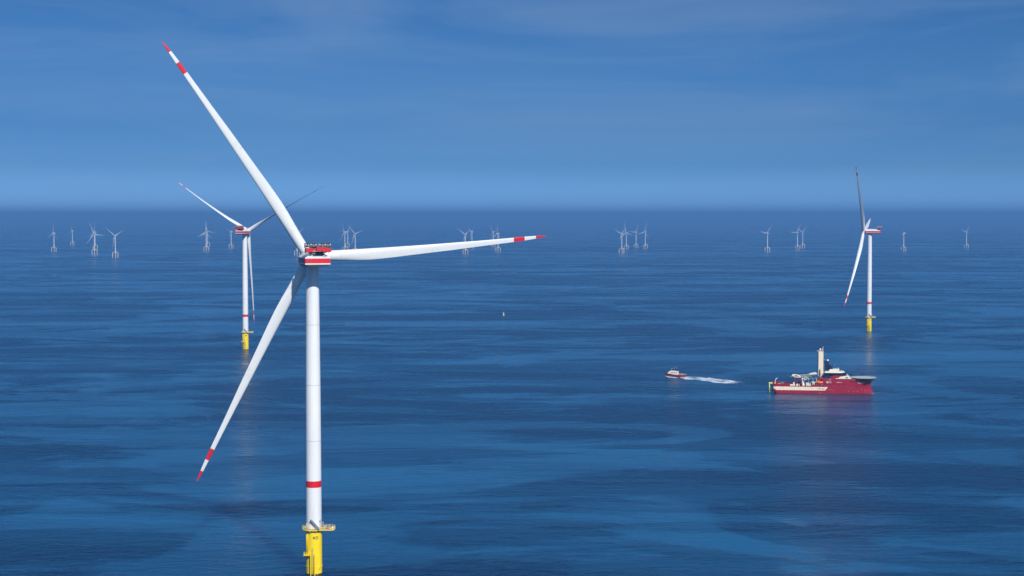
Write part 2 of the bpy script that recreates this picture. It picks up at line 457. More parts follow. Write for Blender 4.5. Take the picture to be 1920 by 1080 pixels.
    for z in (21.3, 22.2): g.tube((-3.2, -3.9, z), (-2.2, -3.9, z), 0.07, n=5)
    g.build('gate_frame', plat)
    for (x, y, w, d, hh, mm) in ((4.6, -1.6, 1.1, 1.1, 1.5, 'galv'), (6.2, .8, 1.2, 1.2, 1.2, 'grey'), (5.6, -2.3, 1.4, .8, .8, 'red'), (-4.2, -.9, .7, .7, 1.3, 'galv'), (8.2, -.8, .8, .8, 1.0, 'shipwhite')):
        bx = MB(M[mm]); bx.box(x, x + w, y, y + d, 20.36, 20.36 + hh); bx.build('equipment_box', plat, bevel=.05)
    for x, y, h_ in ((3.4, -2.9, 4.6), (4.4, -2.2, 3.4), (7.4, -2.9, 2.2)):
        an = MB(M['galv']); an.tube((x, y, 20.35), (x, y, 20.35 + h_), 0.07, n=5); an.box(x - .25, x + .25, y - .25, y + .25, 20.35 + h_ - .5, 20.35 + h_)
        an.build('lamp_mast', plat)
    cr = MB(M['grey'])
    cr.tube((2.55, -4.3, 20.35), (2.55, -4.3, 21.6), 0.42, n=12)
    d = Vector((-.7, -4.35, 25.0)) - Vector((2.6, -4.3, 21.2))
    q0, q1 = Vector((2.6, -4.3, 21.0)), Vector((-.75, -4.4, 25.0))
    up = Vector((.77, 0, .64))
    pts = []
    for p, w in ((q0, .42), (q1, .30)):
        pts += [p - up * w + Vector((0, -.3, 0)), p + up * w + Vector((0, -.3, 0)), p + up * w + Vector((0, .3, 0)), p - up * w + Vector((0, .3, 0))]
    cr.hexa(pts); cr.box(-1.05, -.45, -4.75, -4.05, 24.6, 25.1)
    cr.use(M['dark']); cr.tube((-.75, -4.4, 24.6), (-.75, -4.4, 23.4), .04, n=4)
    cr.build('davit_crane', root)
    # --- nacelle, axis +y = front, origin on the tower axis at hub height
    nm = MB(M['white'], M['red'], M['dark'])
    W = 5.6; yf, yb = 5.0, -14.2
    # cross-section rings along y : side walls with red band, chamfered belly, sloping roof
    def sec(y, w, roof, ridge):
        return [(-w + 1.5, y, -3.75), (-w, y, -2.75), (-w, y, -2.2), (-w, y, -.1), (-w, y, .25), (-w + 2.7, y, roof), (-ridge, y, roof + .12), (ridge, y, roof + .12), (w - 2.7, y, roof), (w, y, .25), (w, y, -.1), (w, y, -2.2), (w, y, -2.75), (w - 1.5, y, -3.75)]
    rings = [sec(yb, W, 2.15, 2.2), sec(yb + 5.0, W, 2.3, 2.2), sec(yf, W * .98, 2.5, 2.2)]
    V = [[nm.bm.verts.new(p) for p in r] for r in rings]
    names = ['dark', 'white', 'red', 'white', 'white', 'white', 'white', 'white', 'white', 'white', 'red', 'white', 'dark', 'dark']
    for i in range(2):
        for k in range(14):
            nm.use(M[names[k]]); nm.f([V[i][k], V[i][(k + 1) % 14], V[i + 1][(k + 1) % 14], V[i + 1][k]])
    for vv in (V[0], V[2]):
        nm.use(M['dark']); nm.f([vv[0], vv[1], vv[12], vv[13]])
        nm.use(M['white']); nm.f([vv[1], vv[2], vv[11], vv[12]])
        nm.use(M['red']); nm.f([vv[2], vv[3], vv[10], vv[11]])
        nm.use(M['white']); nm.f([vv[3], vv[4], vv[9], vv[10]]); nm.f([vv[4], vv[5], vv[6], vv[7], vv[8], vv[9]])
    nac = nm.build('nacelle', root, bevel=.12)
    # side joint between front and rear body
    for s_ in (-1, 1):
        sj = MB(M['grey']); sj.box(s_ * (W + .03) - .03, s_ * (W + .03) + .03, -7.6, -7.35, -2.7, .2); sj.build('panel_joint', nac)
    ht = MB(M['grey']); 
    for x0_, x1_, z0_, z1_ in ((-4.6, -4.55, -1.9, -.4), (-2.9, -2.85, -1.9, -.4), (-4.6, -2.85, -.45, -.4), (-4.6, -2.85, -1.9, -1.85)): ht.box(x0_, x1_, yb - .03, yb + .02, z0_, z1_)
    ht.build('rear_hatch', nac)
    vt = MB(M['dark'])
    for k in range(5): vt.box(2.2, 4.0, yb - .03, yb + .02, .55 + k * .22, .62 + k * .22)
    vt.build('air_vent', nac)
    yawring = MB(M['grey'], M['white']); yawring.lathe([(2.95, -3.95), (3.15, -3.9), (3.15, -3.7)], 48); yawring.build('yaw_ring', nac)
    # helihoist platform and coolers on the roof
    dk = MB(M['dark'], M['grey'])
    dk.box(-3.4, 3.9, -13.8, -9.4, 2.32, 2.9)
    dk.hexa([(-2.2, -14.215, .9), (2.2, -14.215, .9), (2.2, -13.9, .9), (-2.2, -13.9, .9), (-1.9 - .9, -14.215, 2.2), (1.9 + .9, -14.215, 2.2), (2.8, -13.9, 2.2), (-2.8, -13.9, 2.2)])  # dark panel: shade of the rear gable recess put into colour
    dk.build('cooler_base_recess_shade', nac)
    def cooler(x0, x1, y0, y1, z0_, z1_):
        c = MB(M['red_deep'], M['dark'])
        c.box(x0, x1, y0, y1, z0_, z1_)
        c.use(M['dark'])
        n = int((x1 - x0) / .55)
        for k in range(1, n):
            x = x0 + (x1 - x0) * k / n; c.box(x - .035, x + .035, y0 - .03, y0 + .02, z0_ + .2, z1_ - .2)
        return c.build('cooler', nac, bevel=.05)
    cooler(-5.55, -2.5, -16.2, -13.2, 2.7, 4.5)
    cooler(-.8, 3.4, -16.4, -12.0, 3.1, 4.9)
    cooler(3.5, 5.6, -16.2, -13.2, 2.7, 4.5)
    cooler(-2.3, -1.0, -15.4, -13.4, 3.3, 4.9)
    hs = MB(M['galv'], M['dark'])
    for xa, xb in ((-5.5, -1.0), (.6, 5.3)):
        for y in (-15.9, -11.8):
            hs.use(M['dark']); hs.tube((xa, y, 6.5), (xb, y, 6.5), .13, n=5); hs.tube((xa, y, 5.0), (xb, y, 5.0), .12, n=5); hs.box(xa, xb, y + .14, y + .18, 5.1, 6.4)
            n = 4; hs.use(M['galv'])
            for k in range(n + 1):
                x = xa + (xb - xa) * k / n; hs.tube((x, y, 4.9 if y < -13 else 4.4), (x, y, 6.4), .12, n=5)
            for k in range(n):
                x, x2 = xa + (xb - xa) * k / n, xa + (xb - xa) * (k + 1) / n
                hs.tube((x, y, 5.0 if k % 2 else 6.4), (x2, y, 6.4 if k % 2 else 5.0), .12, n=5)
        hs.use(M['galv'])
        for x in (xa, xb):
            hs.tube((x, -15.9, 6.4), (x, -11.8, 6.4), .08, n=5)
            hs.tube((x, -15.9, 5.0), (x, -11.8, 5.0), .08, n=5)
        hs.use(M['dark']); hs.box(xa, xb, -15.8, -11.9, 4.92, 4.98)
    hs.build('hoist_railing', nac)
    for x in (-5.2, -3, 4.9, 2.2):
        for y in (-13.6, -11.9): legs = MB(M['galv']); legs.tube((x, y, 2.0), (x, y, 4.95), .1, n=5); legs.build('railing_post', nac)
    for s_ in (-1, 1):
        rr = MB(M['galv'])
        for k in range(7): rr.tube((s_ * 2.9, 3.5 - k * 2.0, 2.3), (s_ * 2.9, 3.5 - k * 2.0, 3.5), .05, n=4)
        rr.tube((s_ * 2.9, 3.5, 3.5), (s_ * 2.9, -8.5, 3.5), .05, n=4); rr.tube((s_ * 2.9, 3.5, 2.95), (s_ * 2.9, -8.5, 2.95), .04, n=4)
        rr.build('roof_railing', nac)
    for x in (-2.6, 2.6): ms = MB(M['galv']); ms.tube((x, -8.9, 2.3), (x, -8.9, 5.2), .06, n=5); ms.box(x - .3, x + .3, -9.0, -8.8, 5.0, 5.15); ms.build('wind_vane', nac)
    # --- hub: origin at rotor centre, +y front
    hb = MB(M['white'])
    n = 40
    prof = [(2.3, -3.6), (2.75, -3.4), (2.9, -2.6), (3.1, -1.0), (3.1, 1.0), (2.9, 2.0), (2.3, 3.0), (1.4, 3.7), (.5, 3.95), (.02, 4.0)]
    hb.loft([[(r * math.cos(2 * math.pi * k / n), y, r * math.sin(2 * math.pi * k / n)) for k in range(n)] for r, y in prof])
    for k in range(3):
        a = k * 2 * math.pi / 3 
        q = Matrix.Rotation(a, 3, 'Y')
        rg = []
        for rr_, z in ((2.6, 0), (2.6, 3.3), (2.52, 3.5)):
            rg.append([q @ Vector((rr_ * math.cos(2 * math.pi * j / 28), rr_ * math.sin(2 * math.pi * j / 28), z)) for j in range(28)])
        hb.loft(rg)
    hub = hb.build('rotor_hub', root)
    mb = make_blade()
    bl = mb.build('rotor_blade', root)
    for k in range(2):
        c = bl.copy(); COL.objects.link(c); c.parent = root
    return root

def children(o): return [k for k in bpy.data.objects if k.parent == o]
def clone(o, parent=None):
    kids = children(o)
    c = o.copy(); COL.objects.link(c)
    if parent is not None: c.parent = parent
    for k in kids: clone(k, c)
    return c
def base_name(o): return o.name.split('.')[0]
def pose_turbine(root, psi, az, hub_h=HUB, over=OVER, tilt=TILT, daz=(0, 0, 0), pitch=0, cone=0):
    yaw = Matrix.Rotation(-R(psi), 4, 'Z')
    head = Matrix.Translation((0, 0, hub_h)) @ yaw
    rot = head @ Matrix.Translation((0, over, 0)) @ Matrix.Rotation(tilt, 4, 'X')
    k = 0
    for c in children(root):
        n = base_name(c)
        if n == 'nacelle': c.matrix_local = head
        elif n == 'rotor_hub': c.matrix_local = rot @ Matrix.Rotation(R(az), 4, 'Y')
        elif n == 'rotor_blade':
            c.matrix_local = rot @ Matrix.Rotation(R(az + 120 * k + daz[k]), 4, 'Y') @ Matrix.Rotation(-R(cone), 4, 'X') @ Matrix.Rotation(-R(pitch), 4, 'Z'); k += 1

t1 = make_turbine()
t1.location = ground(589, 1075)
pose_turbine(t1, -16.8, -34.0)
tag(t1, 'huge nearest wind turbine with yellow foot, its right blade stretched across the sea', 'wind turbine', 'offshore wind turbines on yellow foundations')
t2 = clone(t1); t2.location = ground(460.5, 655); t2.scale = (1.0,) * 3
pose_turbine(t2, 17.0, -60.0, pitch=82, cone=2.5, daz=(0, -.5, -2.0))
tag(t2, 'mid distance wind turbine half hidden behind the upper blade of the nearest turbine', 'wind turbine')
t3 = clone(t1); t3.location = ground(1629, 622); t3.scale = (.981,) * 3
pose_turbine(t3, -68.9, -41.0, pitch=80, cone=4.0)
tag(t3, 'wind turbine seen from the side standing behind the red ship', 'wind turbine')

# ------------------------------------------------------------------ distant turbines on three-legged foundations
def make_far():
    root = empty('tripod_turbine')
    fd = MB(M['far_yellow'])
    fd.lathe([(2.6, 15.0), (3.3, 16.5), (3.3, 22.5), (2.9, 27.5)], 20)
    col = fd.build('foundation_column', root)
    for k in range(3):
        a = R(-90 + 120 * k)
        pl = MB(M['far_yellow'], M['far_white'])
        px, py = 12.6 * math.cos(a), 12.6 * math.sin(a)
        pl.lathe([(1.45, -4), (1.45, 18.5), (1.4, 20.5)], 14, (px, py, 0), caps=False)
        ring = []
        for t in (0, .25, .5, .75, 1.0):       # arm curving from the column over and down onto the pile
            x = 2.8 + (12.6 - 2.8) * math.sin(t * math.pi / 2); z = 19.6 + 2.4 * math.cos(t * math.pi / 2) - (1.2 if t == 1 else 0)
            w = 1.45
            ta = t * math.pi / 2
            nx, nz = math.sin(ta), math.cos(ta)
            ring.append([(math.cos(a) * (x + nx * w * math.sin(b)) - math.sin(a) * w * math.cos(b), math.sin(a) * (x + nx * w * math.sin(b)) + math.cos(a) * w * math.cos(b), z + nz * w * math.sin(b)) for b in [2 * math.pi * j / 12 for j in range(12)]])
        pl.loft(ring)
        pl.build('pile', root)
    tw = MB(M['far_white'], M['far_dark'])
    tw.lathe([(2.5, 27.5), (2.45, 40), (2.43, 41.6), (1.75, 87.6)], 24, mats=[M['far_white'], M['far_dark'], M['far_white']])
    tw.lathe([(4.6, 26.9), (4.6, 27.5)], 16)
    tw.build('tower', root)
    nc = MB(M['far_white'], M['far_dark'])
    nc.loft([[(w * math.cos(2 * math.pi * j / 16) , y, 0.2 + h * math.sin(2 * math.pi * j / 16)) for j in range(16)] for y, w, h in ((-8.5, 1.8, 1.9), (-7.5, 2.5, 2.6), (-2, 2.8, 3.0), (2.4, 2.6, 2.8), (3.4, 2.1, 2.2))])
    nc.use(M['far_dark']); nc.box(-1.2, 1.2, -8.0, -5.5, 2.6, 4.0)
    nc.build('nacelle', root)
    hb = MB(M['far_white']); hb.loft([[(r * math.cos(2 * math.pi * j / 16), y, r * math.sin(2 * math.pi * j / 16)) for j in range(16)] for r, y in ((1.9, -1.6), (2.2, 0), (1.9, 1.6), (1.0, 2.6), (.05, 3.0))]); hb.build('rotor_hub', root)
    bl = MB(M['far_white'])
    rings = []
    for r, c, t in ((1.1, 2.2, 2.2), (4, 2.5, 2.1), (9, 3.5, 1.5), (14, 3.5, 1.0), (24, 2.4, .65), (35, 1.6, .4), (46, 1.0, .25), (52, .7, .2), (55, .5, .12), (56, .1, .05)):
        rings.append([(x, y + 2.2 * (r / 61) ** 2, r) for x, y in airfoil(c, t, 1 if r < 3 else (.5 if r < 8 else 0), 14)])
    bl.loft(rings); b = bl.build('rotor_blade', root)
    for k in range(2):
        c = b.copy(); COL.objects.link(c); c.parent = root
    return root
FAR = [  # base x, base y, hub y in the photograph, rotor foreshortening, rotor angle, label
 (101.4, 472, 437.3, .62, 3, 'pale far turbine nearest the left edge of the sea, one blade straight up'),
 (136, 460, 433, .40, 3, 'small faded far turbine second from the left edge of the photo'),
 (177.3, 477, 439, .85, 97, 'front one of two overlapping far turbines at far left, long blade to the right'),
 (178.4, 467, 435.5, .50, 2, 'rear one of two overlapping far turbines at far left, mostly hidden'),
 (216.4, 483, 442, .80, 66, 'lowest standing far turbine, two blades raised in a wide V at far left'),
 (386.7, 471, 436, .75, 5, 'front one of two overlapping far turbines left of the middle distance turbine'),
 (389.2, 462, 433.3, .90, 103, 'rear one of two overlapping far turbines left of the middle distance turbine'),
 (433.6, 465.7, 435, .50, 57, 'single far turbine just left of the middle distance turbine nacelle'),
 (557, 479, 441, .80, 50, 'far turbine peeping out behind the root of the nearest turbine upper blade'),
 (646.7, 471, 436, .40, -22, 'left one of three far turbines above the root of the long right blade'),
 (652, 463.5, 434.6, .80, 38, 'middle one of three far turbines above the root of the long right blade'),
 (666, 475, 438.3, .75, 75, 'right one of three far turbines above the root of the long right blade'),
 (872.6, 476.7, 439.8, .62, 61, 'far turbine crossed by the right blade, leftmost of the four there'),
 (884.8, 465.3, 434.9, .50, 60, 'fainter far turbine behind the right blade, second of the four crossed there'),
 (925, 463.3, 435, .50, 80, 'fainter far turbine behind the right blade, third of the four crossed there'),
 (933.7, 471.9, 438, .45, 0, 'far turbine just before the red band of the right blade, one blade up'),
 (1165.7, 475.1, 438.8, .70, 55, 'leftmost and lowest of four far turbines clustered in mid sea'),
 (1174.2, 467.7, 436, .80, 107, 'second of four far turbines clustered in mid sea, close behind the lowest'),
 (1192.4, 465, 435.6, .60, 35, 'third of four far turbines in mid sea, blades opening like a bent line'),
 (1209.7, 466.4, 435, .60, 15, 'rightmost of four far turbines clustered in mid sea'),
 (1438.8, 473, 437.9, .65, 42, 'lone far turbine on the left of the side-on turbine, blades in a V'),
 (1494.9, 468.3, 436.4, .60, 35, 'nearer one of a pair of far turbines left of the side-on turbine'),
 (1504.8, 465, 435.2, .50, 55, 'fainter one of a pair of far turbines left of the side-on turbine'),
 (1694.2, 471.3, 437.5, .08, 60, 'far turbine with its rotor edge-on right of the side-on turbine'),
 (1812, 465.4, 435.8, .45, 50, 'faint far turbine nearest the right edge of the photo'),
]
protof = make_far()
for i, (bx, by, hy, c, az, lab) in enumerate(FAR):
    t = protof if i == 0 else clone(protof)
    p = ground(bx, by)
    q = ground(bx, hy)          # where the line of sight through the hub meets the sea
    hub_h = CAM_H * (1 - p.length * 0 - math.hypot(p.x, p.y) / math.hypot(q.x, q.y))
    t.location = p
    s = hub_h / 90.0; t.scale = (s, s, s)
    sight = math.degrees(math.atan2(p.x, p.y))
    t.rotation_euler = (0, 0, -R(sight + (i * 37 % 16) - 8))
    pose_turbine(t, -math.degrees(math.acos(c)), az, 90.0, 5.0, R(4))
    tag(t, lab, 'wind turbine', 'distant wind turbines on three-legged foundations')

# ------------------------------------------------------------------ navigation buoy
def make_buoy(p):
    root = empty('navigation_buoy', p)
    f = MB(M['shipwhite'], M['far_dark']); f.lathe([(.9, -1), (1.25, -.2), (1.25, 1.2), (1.0, 1.6)], 20); f.build('float', root)
    k = MB(M['dark']); k.lathe([(.95, 1.6), (.85, 2.6)], 16); k.build('collar', root)
    t = MB(M['shipwhite'])
    t.lathe([(.78, 2.6), (.6, 4.6), (.5, 4.7)], 16); t.build('tower', root)
    l = MB(M['galv']); l.lathe([(.22, 4.7), (.22, 5.3), (.1, 5.5)], 10); l.build('lantern', root)
    tag(root, 'small white buoy with a dark band floating alone in open water', 'buoy')
make_buoy(ground(944.2, 591.2))

# ------------------------------------------------------------------ service ship
SH_L = 90.5
def xstem(z):
    pts = [(-4, 91.0), (0, 90.4), (2, 89.4), (4.5, 88.2), (6.6, 87.6), (8.7, 87.7), (10.7, 88.7), (14.1, 89.2)]
    for (a, xa), (b, xb) in zip(pts, pts[1:]):
        if z <= b: return xa + (xb - xa) * (z - a) / (b - a)
    return pts[-1][1]
def xstern(z): return 0.0 if z >= 3.2 else (2.2 * (3.2 - z) / 3.2 if z >= 0 else 2.2 + 6 * (-z) / 4)
def halfw(x, z):
    e = xstem(z); s = xstern(z)
    w = 9.5
    if x > 52:
        t = min(1, (x - 52) / (e - 52)); p = 1.9 + max(0, z) * 0.16
        w = 9.5 * (1 - t ** p)
    if x - s < 3.0: w *= 0.84 + 0.16 * math.sqrt(max(0, 1 - (1 - (x - s) / 3.0) ** 2))
    if z < 0: w *= 1 - 0.12 * (-z) / 4
    return max(w, 0.12)
US = [0, .004, .01, .02, .033] + [.06 + .04 * i for i in range(14)] + [.60 + .025 * i for i in range(16)] + [.985, 1.0]
def hull_rings(zs, x0=None, top=None):
    rings = []
    for u in US:
        left, right = [], []
        for z in zs:
            s = xstern(z) if x0 is None else x0; x = s + u * (xstem(z) - s)
            zz = z if top is None or z != zs[-1] else top(x)
            right.append((x, -halfw(x, z), zz)); left.append((x, halfw(x, z), zz))
        rings.append(right + left[::-1])
    return rings
def glyphs(mb, x, y, z, n, h, rnd, gap=.25):
    """tiny unreadable lettering: short upright and level strokes"""
    for k in range(n):
        x0 = x + k * h * (.62 + gap)
        for j in range(3):
            if rnd.random() < .75: mb.box(x0 + .3 * h * j * .9, x0 + .3 * h * j * .9 + .14 * h, y - .03, y, z, z + h * rnd.uniform(.75, 1))
        if rnd.random() < .8: mb.box(x0, x0 + .62 * h, y - .035, y - .005, z + h * rnd.choice((0, .45, .84)), z + h * rnd.choice((.16, .6, 1.0)))
def make_ship():
    rnd = random.Random(3)
    root = empty('service_ship')
    mb = MB(M['hull'], M['hull_low'], M['deck'])
    zs = [-4, -1.5, 0, .45, 2, 3.2, 4.5, 6.6]
    rings = hull_rings(zs)
    V = [[mb.bm.verts.new(p) for p in r] for r in rings]; n = len(V[0])
    for i in range(len(V) - 1):
        for k in range(n):
            z = (rings[i][k][2] + rings[i][(k + 1) % n][2]) / 2
            deckface = k == n // 2 - 1
            mb.use(M['deck'] if deckface else (M['hull_low'] if z < .4 else M['hull']))
            mb.f([V[i][k], V[i][(k + 1) % n], V[i + 1][(k + 1) % n], V[i + 1][k]], not deckface)
    mb.use(M['hull']); mb.f(V[0]); mb.f(V[-1])
    hull = mb.build('hull', root)
    # upper hull from midships to the bow
    def top(x): return 14.1 if x < 71 else (14.1 - (x - 71) / (88.7 - 71) * 3.6)
    fc = MB(M['hull'], M['deck'])
    zs2 = [6.6, 8.7, 10.4, 10.7]
    rings = []
    for i in range(34):
        u = (i / 33); rr = []
        for j, f_ in enumerate((0, .35, .7, 1)):
            xe = xstem(6.6 + f_ * 4.1); x = 45.0 + u * (xe - 45.0)
            z = 6.61 + f_ * (top(x) - 6.61)
            w = halfw(x, 6.6 + f_ * 6)
            rr.append((x, -w + (0.0 if x > 50 else 0), z))
        rings.append(rr + [(x, -y, z) for x, y, z in reversed(rr)])
    V = [[fc.bm.verts.new(p) for p in r] for r in rings]
    for i in range(33):
        for k in range(8):
            fc.use(M['deck'] if k == 3 else M['hull']); fc.f([V[i][k], V[i][(k + 1) % 8], V[i + 1][(k + 1) % 8], V[i + 1][k]], k not in (3, 7))
    fc.use(M['hull']); fc.f(V[0]); fc.f(V[-1])
    fore = fc.build('upper_hull', root)
    # aft bulwark
    bw = MB(M['hull'])
    pts = [(45.0, -9.5)] + [(x, -halfw(x, 6.6)) for x in (34, 33.9, 20, 15, 14.9, 8, 3, 1.5, .6, .1)]
    pts += [(x, -y) for x, y in reversed(pts)]
    hts = [8.5, 8.4, 7.3, 7.2, 7.2, 8.9, 9.0, 9.0, 9.1, 9.1, 9.2]; hts += hts[::-1]
    for (a, b, ha, hb_) in zip(pts, pts[1:], hts, hts[1:]):
        a, b = Vector(a), Vector(b)
        if (b - a).length < .2: continue
        d = (b - a).normalized(); nrm = Vector((-d.y, d.x)) * .25
        if nrm.dot(Vector((22, 0)) - (a + b) / 2) < 0: nrm = -nrm
        bw.hexa([(a.x, a.y, 6.61), (b.x, b.y, 6.61), (b.x + nrm.x, b.y + nrm.y, 6.61), (a.x + nrm.x, a.y + nrm.y, 6.61), (a.x, a.y, ha), (b.x, b.y, hb_), (b.x + nrm.x, b.y + nrm.y, hb_), (a.x + nrm.x, a.y + nrm.y, ha)])
    bw.build('bulwark', root)
    for sg in (-1, 1):
        st = MB(M['cream'])
        xs = [.25, .5, .8, 1.2, 1.8, 2.5, 3.2] + [3.2 + i * (46.6 - 3.2) / 12 for i in range(1, 13)]
        rows = []
        for i, x in enumerate(xs):
            xe = x + (2.6 if i == len(xs) - 1 else 0); zb = 3.3 + max(0, 1.6 - x * .5)
            rows.append([(xe, sg * (halfw(xe, 6.5) + .05), 6.5), (x, sg * (halfw(x, 3.4) + .05), zb), (x, sg * (halfw(x, 3.4) - .1), zb), (xe, sg * (halfw(xe, 6.5) - .1), 6.5)])
        st.loft(rows, False); st.build('cream_stripe', hull)
    tx = MB(M['text'])
    glyphs(tx, 39.8, -9.56, 4.5, 1, .9, rnd); glyphs(tx, 43.3, -9.56, 4.3, 4, .75, rnd)
    tx.sphere((41.9, -9.5, 4.9), .55, 10, 6)
    tx.build('stripe_lettering', hull)
    lt = MB(M['shipwhite'])
    lt.lathe([(.95, -.05), (.95, 0.05)], 18, (0, 0, 0)) if False else None
    c = Vector((48.6, -9.52, 10.9))
    lt.loft([[c + Vector((r * math.cos(2 * math.pi * k / 18), -.05, r * math.sin(2 * math.pi * k / 18))) for k in range(18)] for r in (.95, .6)], caps=False)
    lt.box(c.x - .5, c.x + .5, c.y - .05, c.y, c.z - .12, c.z + .12)
    lt.box(c.x - .12, c.x + .12, c.y - .055, c.y - .002, c.z - .8, c.z + .8)
    glyphs(lt, 50.2, -9.52, 11.1, 3, .75, rnd); glyphs(lt, 50.2, -9.52, 10.1, 4, .6, rnd)
    glyphs(lt, 49.8, -9.52, 12.9, 3, .7, rnd)
    for k in range(6): glyphs(lt, 56.4 + k * .86, -halfw(57 + k * .9, 10.5) - .06, 10.5, 1, .8, rnd)
    lt.build('side_lettering', fore)
    # bow name, following the flare
    nm = MB(M['shipwhite'])
    for k in range(8):
        x = 76.2 + k * .82
        zz = 9.9 ; f_ = (zz - 6.61) / (top(x) - 6.61); w = halfw(x, 6.6 + f_ * 6) + .25
        nm.box(x, x + .12 + .3 * rnd.random(), -w, -w + .15, zz, zz + .65); nm.box(x + .2, x + .6, -w + .02, -w + .17, zz + rnd.choice((0, .25, .5)), zz + .65)
    nm.build('bow_lettering', fore)
    ck = MB(M['hull_low'])
    pp = []
    for i in range(15):
        u = i / 14; x = 61 + 21 * u; z = .7 + 4.3 * u ** .8; pp.append((x, -halfw(x, z) - .02, z))
    ck.path(pp, .14, 5); ck.build('knuckle_shade_line', hull)  # darker tube: shading of the hull crease painted as a line
    for x, z in ((67.5, 2.4), (72, 2.5), (75.5, 2.6), (79, 4.4), (82.5, 2.9), (50, 4.0), (51.8, 3.6), (54, 3.3), (7.5, 2.9), (13.5, 3.1), (42, .8)):
        ph = MB(M['shipwhite']); w = halfw(x, z) + .06
        ph.box(x, x + .45, -w, -w + .3, z, z + .45); ph.build('draught_mark', hull)
    for x in [46.5 + i * 2.3 for i in range(9)]:
        wd = MB(M['glass']); wd.box(x, x + .8, -halfw(x, 9) - .04, -halfw(x, 9) + .1, 8.9, 9.7); wd.build('porthole', fore)
    for x in (68.5, 70, 72.2, 73.5):
        wd = MB(M['glass']); f_ = (11.5 - 6.61) / (top(x) - 6.61); w = halfw(x, 6.6 + f_ * 6) + .05
        wd.box(x, x + 1.0, -w, -w + .25, 11.2, 12.2); wd.build('mooring_port', fore)
    # accommodation block
    sp = MB(M['hull'], M['navy'], M['glass'])
    sp.prism([(51, 14.11), (66, 14.11), (66, 15.6), (62.5, 16.7), (54.5, 16.7), (51, 15.4)], -8.2, 8.2)
    sup = sp.build('superstructure', root, bevel=.1)
    wb = MB(M['shipwhite']); wb.prism([(55.6, 14.12), (70.4, 14.12), (67.2, 16.9), (65.2, 16.9), (60.5, 16.0)], -9.3, -8.25); wb.build('white_side_panel', sup)
    wb = MB(M['shipwhite']); wb.prism([(55.6, 14.12), (70.4, 14.12), (67.2, 16.9), (65.2, 16.9), (60.5, 16.0)], 8.25, 9.3); wb.build('white_side_panel', sup)
    wb = MB(M['shipwhite']); wb.hexa([(66.05, -8.2, 14.12), (70.3, -8.2, 14.12), (70.3, 8.2, 14.12), (66.05, 8.2, 14.12), (66.05, -8.2, 16.8), (67.1, -8.2, 16.8), (67.1, 8.2, 16.8), (66.05, 8.2, 16.8)]); wb.build('front_panel', sup)
    for x in (57.8, 64.6):
        wd = MB(M['glass']); wd.box(x, x + (.9 if x < 60 else 2.3), -9.36, -9.28, 14.7, 15.5); wd.build('side_window', sup)
    mz = MB(M['navy']); mz.box(45.4, 50.98, -7.9, 7.9, 14.12, 16.7); mz.build('mid_deckhouse', sup)
    # wheelhouse, windows all round, white overhanging roof
    wh = MB(M['glass'], M['navy'])
    wh.loft([[(46, -6.6, 16.72), (63.4, -6.6, 16.72), (66.4, -3.5, 16.72), (66.4, 3.5, 16.72), (63.4, 6.6, 16.72), (46, 6.6, 16.72)],
             [(47, -7.2, 19.0), (62.5, -7.2, 19.0), (65.4, -3.8, 19.0), (65.4, 3.8, 19.0), (62.5, 7.2, 19.0), (47, 7.2, 19.0)]], False)
    wheel = wh.build('wheelhouse', root)
    rf = MB(M['shipwhite'])
    rf.loft([[(46.2, -7.9, 19.0), (60.5, -7.9, 19.0), (63.4, -4.5, 19.0), (63.4, 4.5, 19.0), (60.5, 7.9, 19.0), (46.2, 7.9, 19.0)],
             [(46, -8.2, 19.5), (61.6, -8.2, 19.5), (64.6, -4.8, 19.5), (64.6, 4.8, 19.5), (61.6, 8.2, 19.5), (46, 8.2, 19.5)],
             [(47.2, -7.8, 20.3), (60.8, -7.8, 20.3), (63.2, -4.5, 20.3), (63.2, 4.5, 20.3), (60.8, 7.8, 20.3), (47.2, 7.8, 20.3)]], False)
    rf.build('wheelhouse_roof', wheel)
    tb = MB(M['shipwhite']); tb.prism([(50, 20.31), (61, 20.31), (59.8, 21.6), (57.5, 22.3), (51, 22.1)], -4.0, 4.0); tb.build('top_house', wheel, bevel=.08)
    rl = MB(M['galv'])
    for k in range(12): rl.tube((47.3 + k * 1.2, -7.6, 20.3), (47.3 + k * 1.2, -7.6, 21.4), .05, n=4)
    rl.tube((47.3, -7.6, 21.4), (60.6, -7.6, 21.4), .05, n=4); rl.tube((47.3, -7.6, 20.9), (60.6, -7.6, 20.9), .04, n=4)
    rl.build('roof_railing', wheel)
    an = MB(M['galv']); an.tube((55.6, -2, 22.2), (55.6, -2, 27.2), .09, n=5); an.build('antenna', wheel)
    sl = MB(M['shipwhite']); sl.tube((59.5, -3.5, 21.6), (58.2, -3.5, 23.6), .35, n=8); sl.tube((59.3, -3.5, 20.3), (59.3, -3.5, 21.8), .12, n=5); sl.build('searchlight', wheel)
    sl = MB(M['dark']); sl.tube((60.6, -5, 20.3), (60.2, -5, 22.2), .15, n=6); sl.box(59.6, 61.2, -5.2, -4.8, 22.1, 22.4); sl.build('radar', wheel)
    # navy raking mast
    ms = MB(M['navy'])
    ms.prism([(47.2, 19.6), (55.0, 20.3), (53.4, 23.4), (51.6, 26.0), (50.4, 28.4), (50.0, 29.2), (45.8, 29.8), (46.0, 28.4), (47.0, 27.4), (47.2, 25)], -2.6, 2.6)
    mast = ms.build('mast', root, bevel=.08)
    for z, x0_, x1_ in ((25.2, 47.5, 52.8), (23.2, 48, 54.2)):
        q = MB(M['navy']); q.box(x0_, x1_, -3.4, 3.4, z, z + .22); q.build('mast_platform', mast)
    q = MB(M['shipwhite']); q.sphere((49.4, 0, 29.9), .95); q.build('radome', mast)
    q = MB(M['shipwhite']); q.sphere((50.6, -2.2, 27.0), .5, 12, 8); q.build('radome', mast)
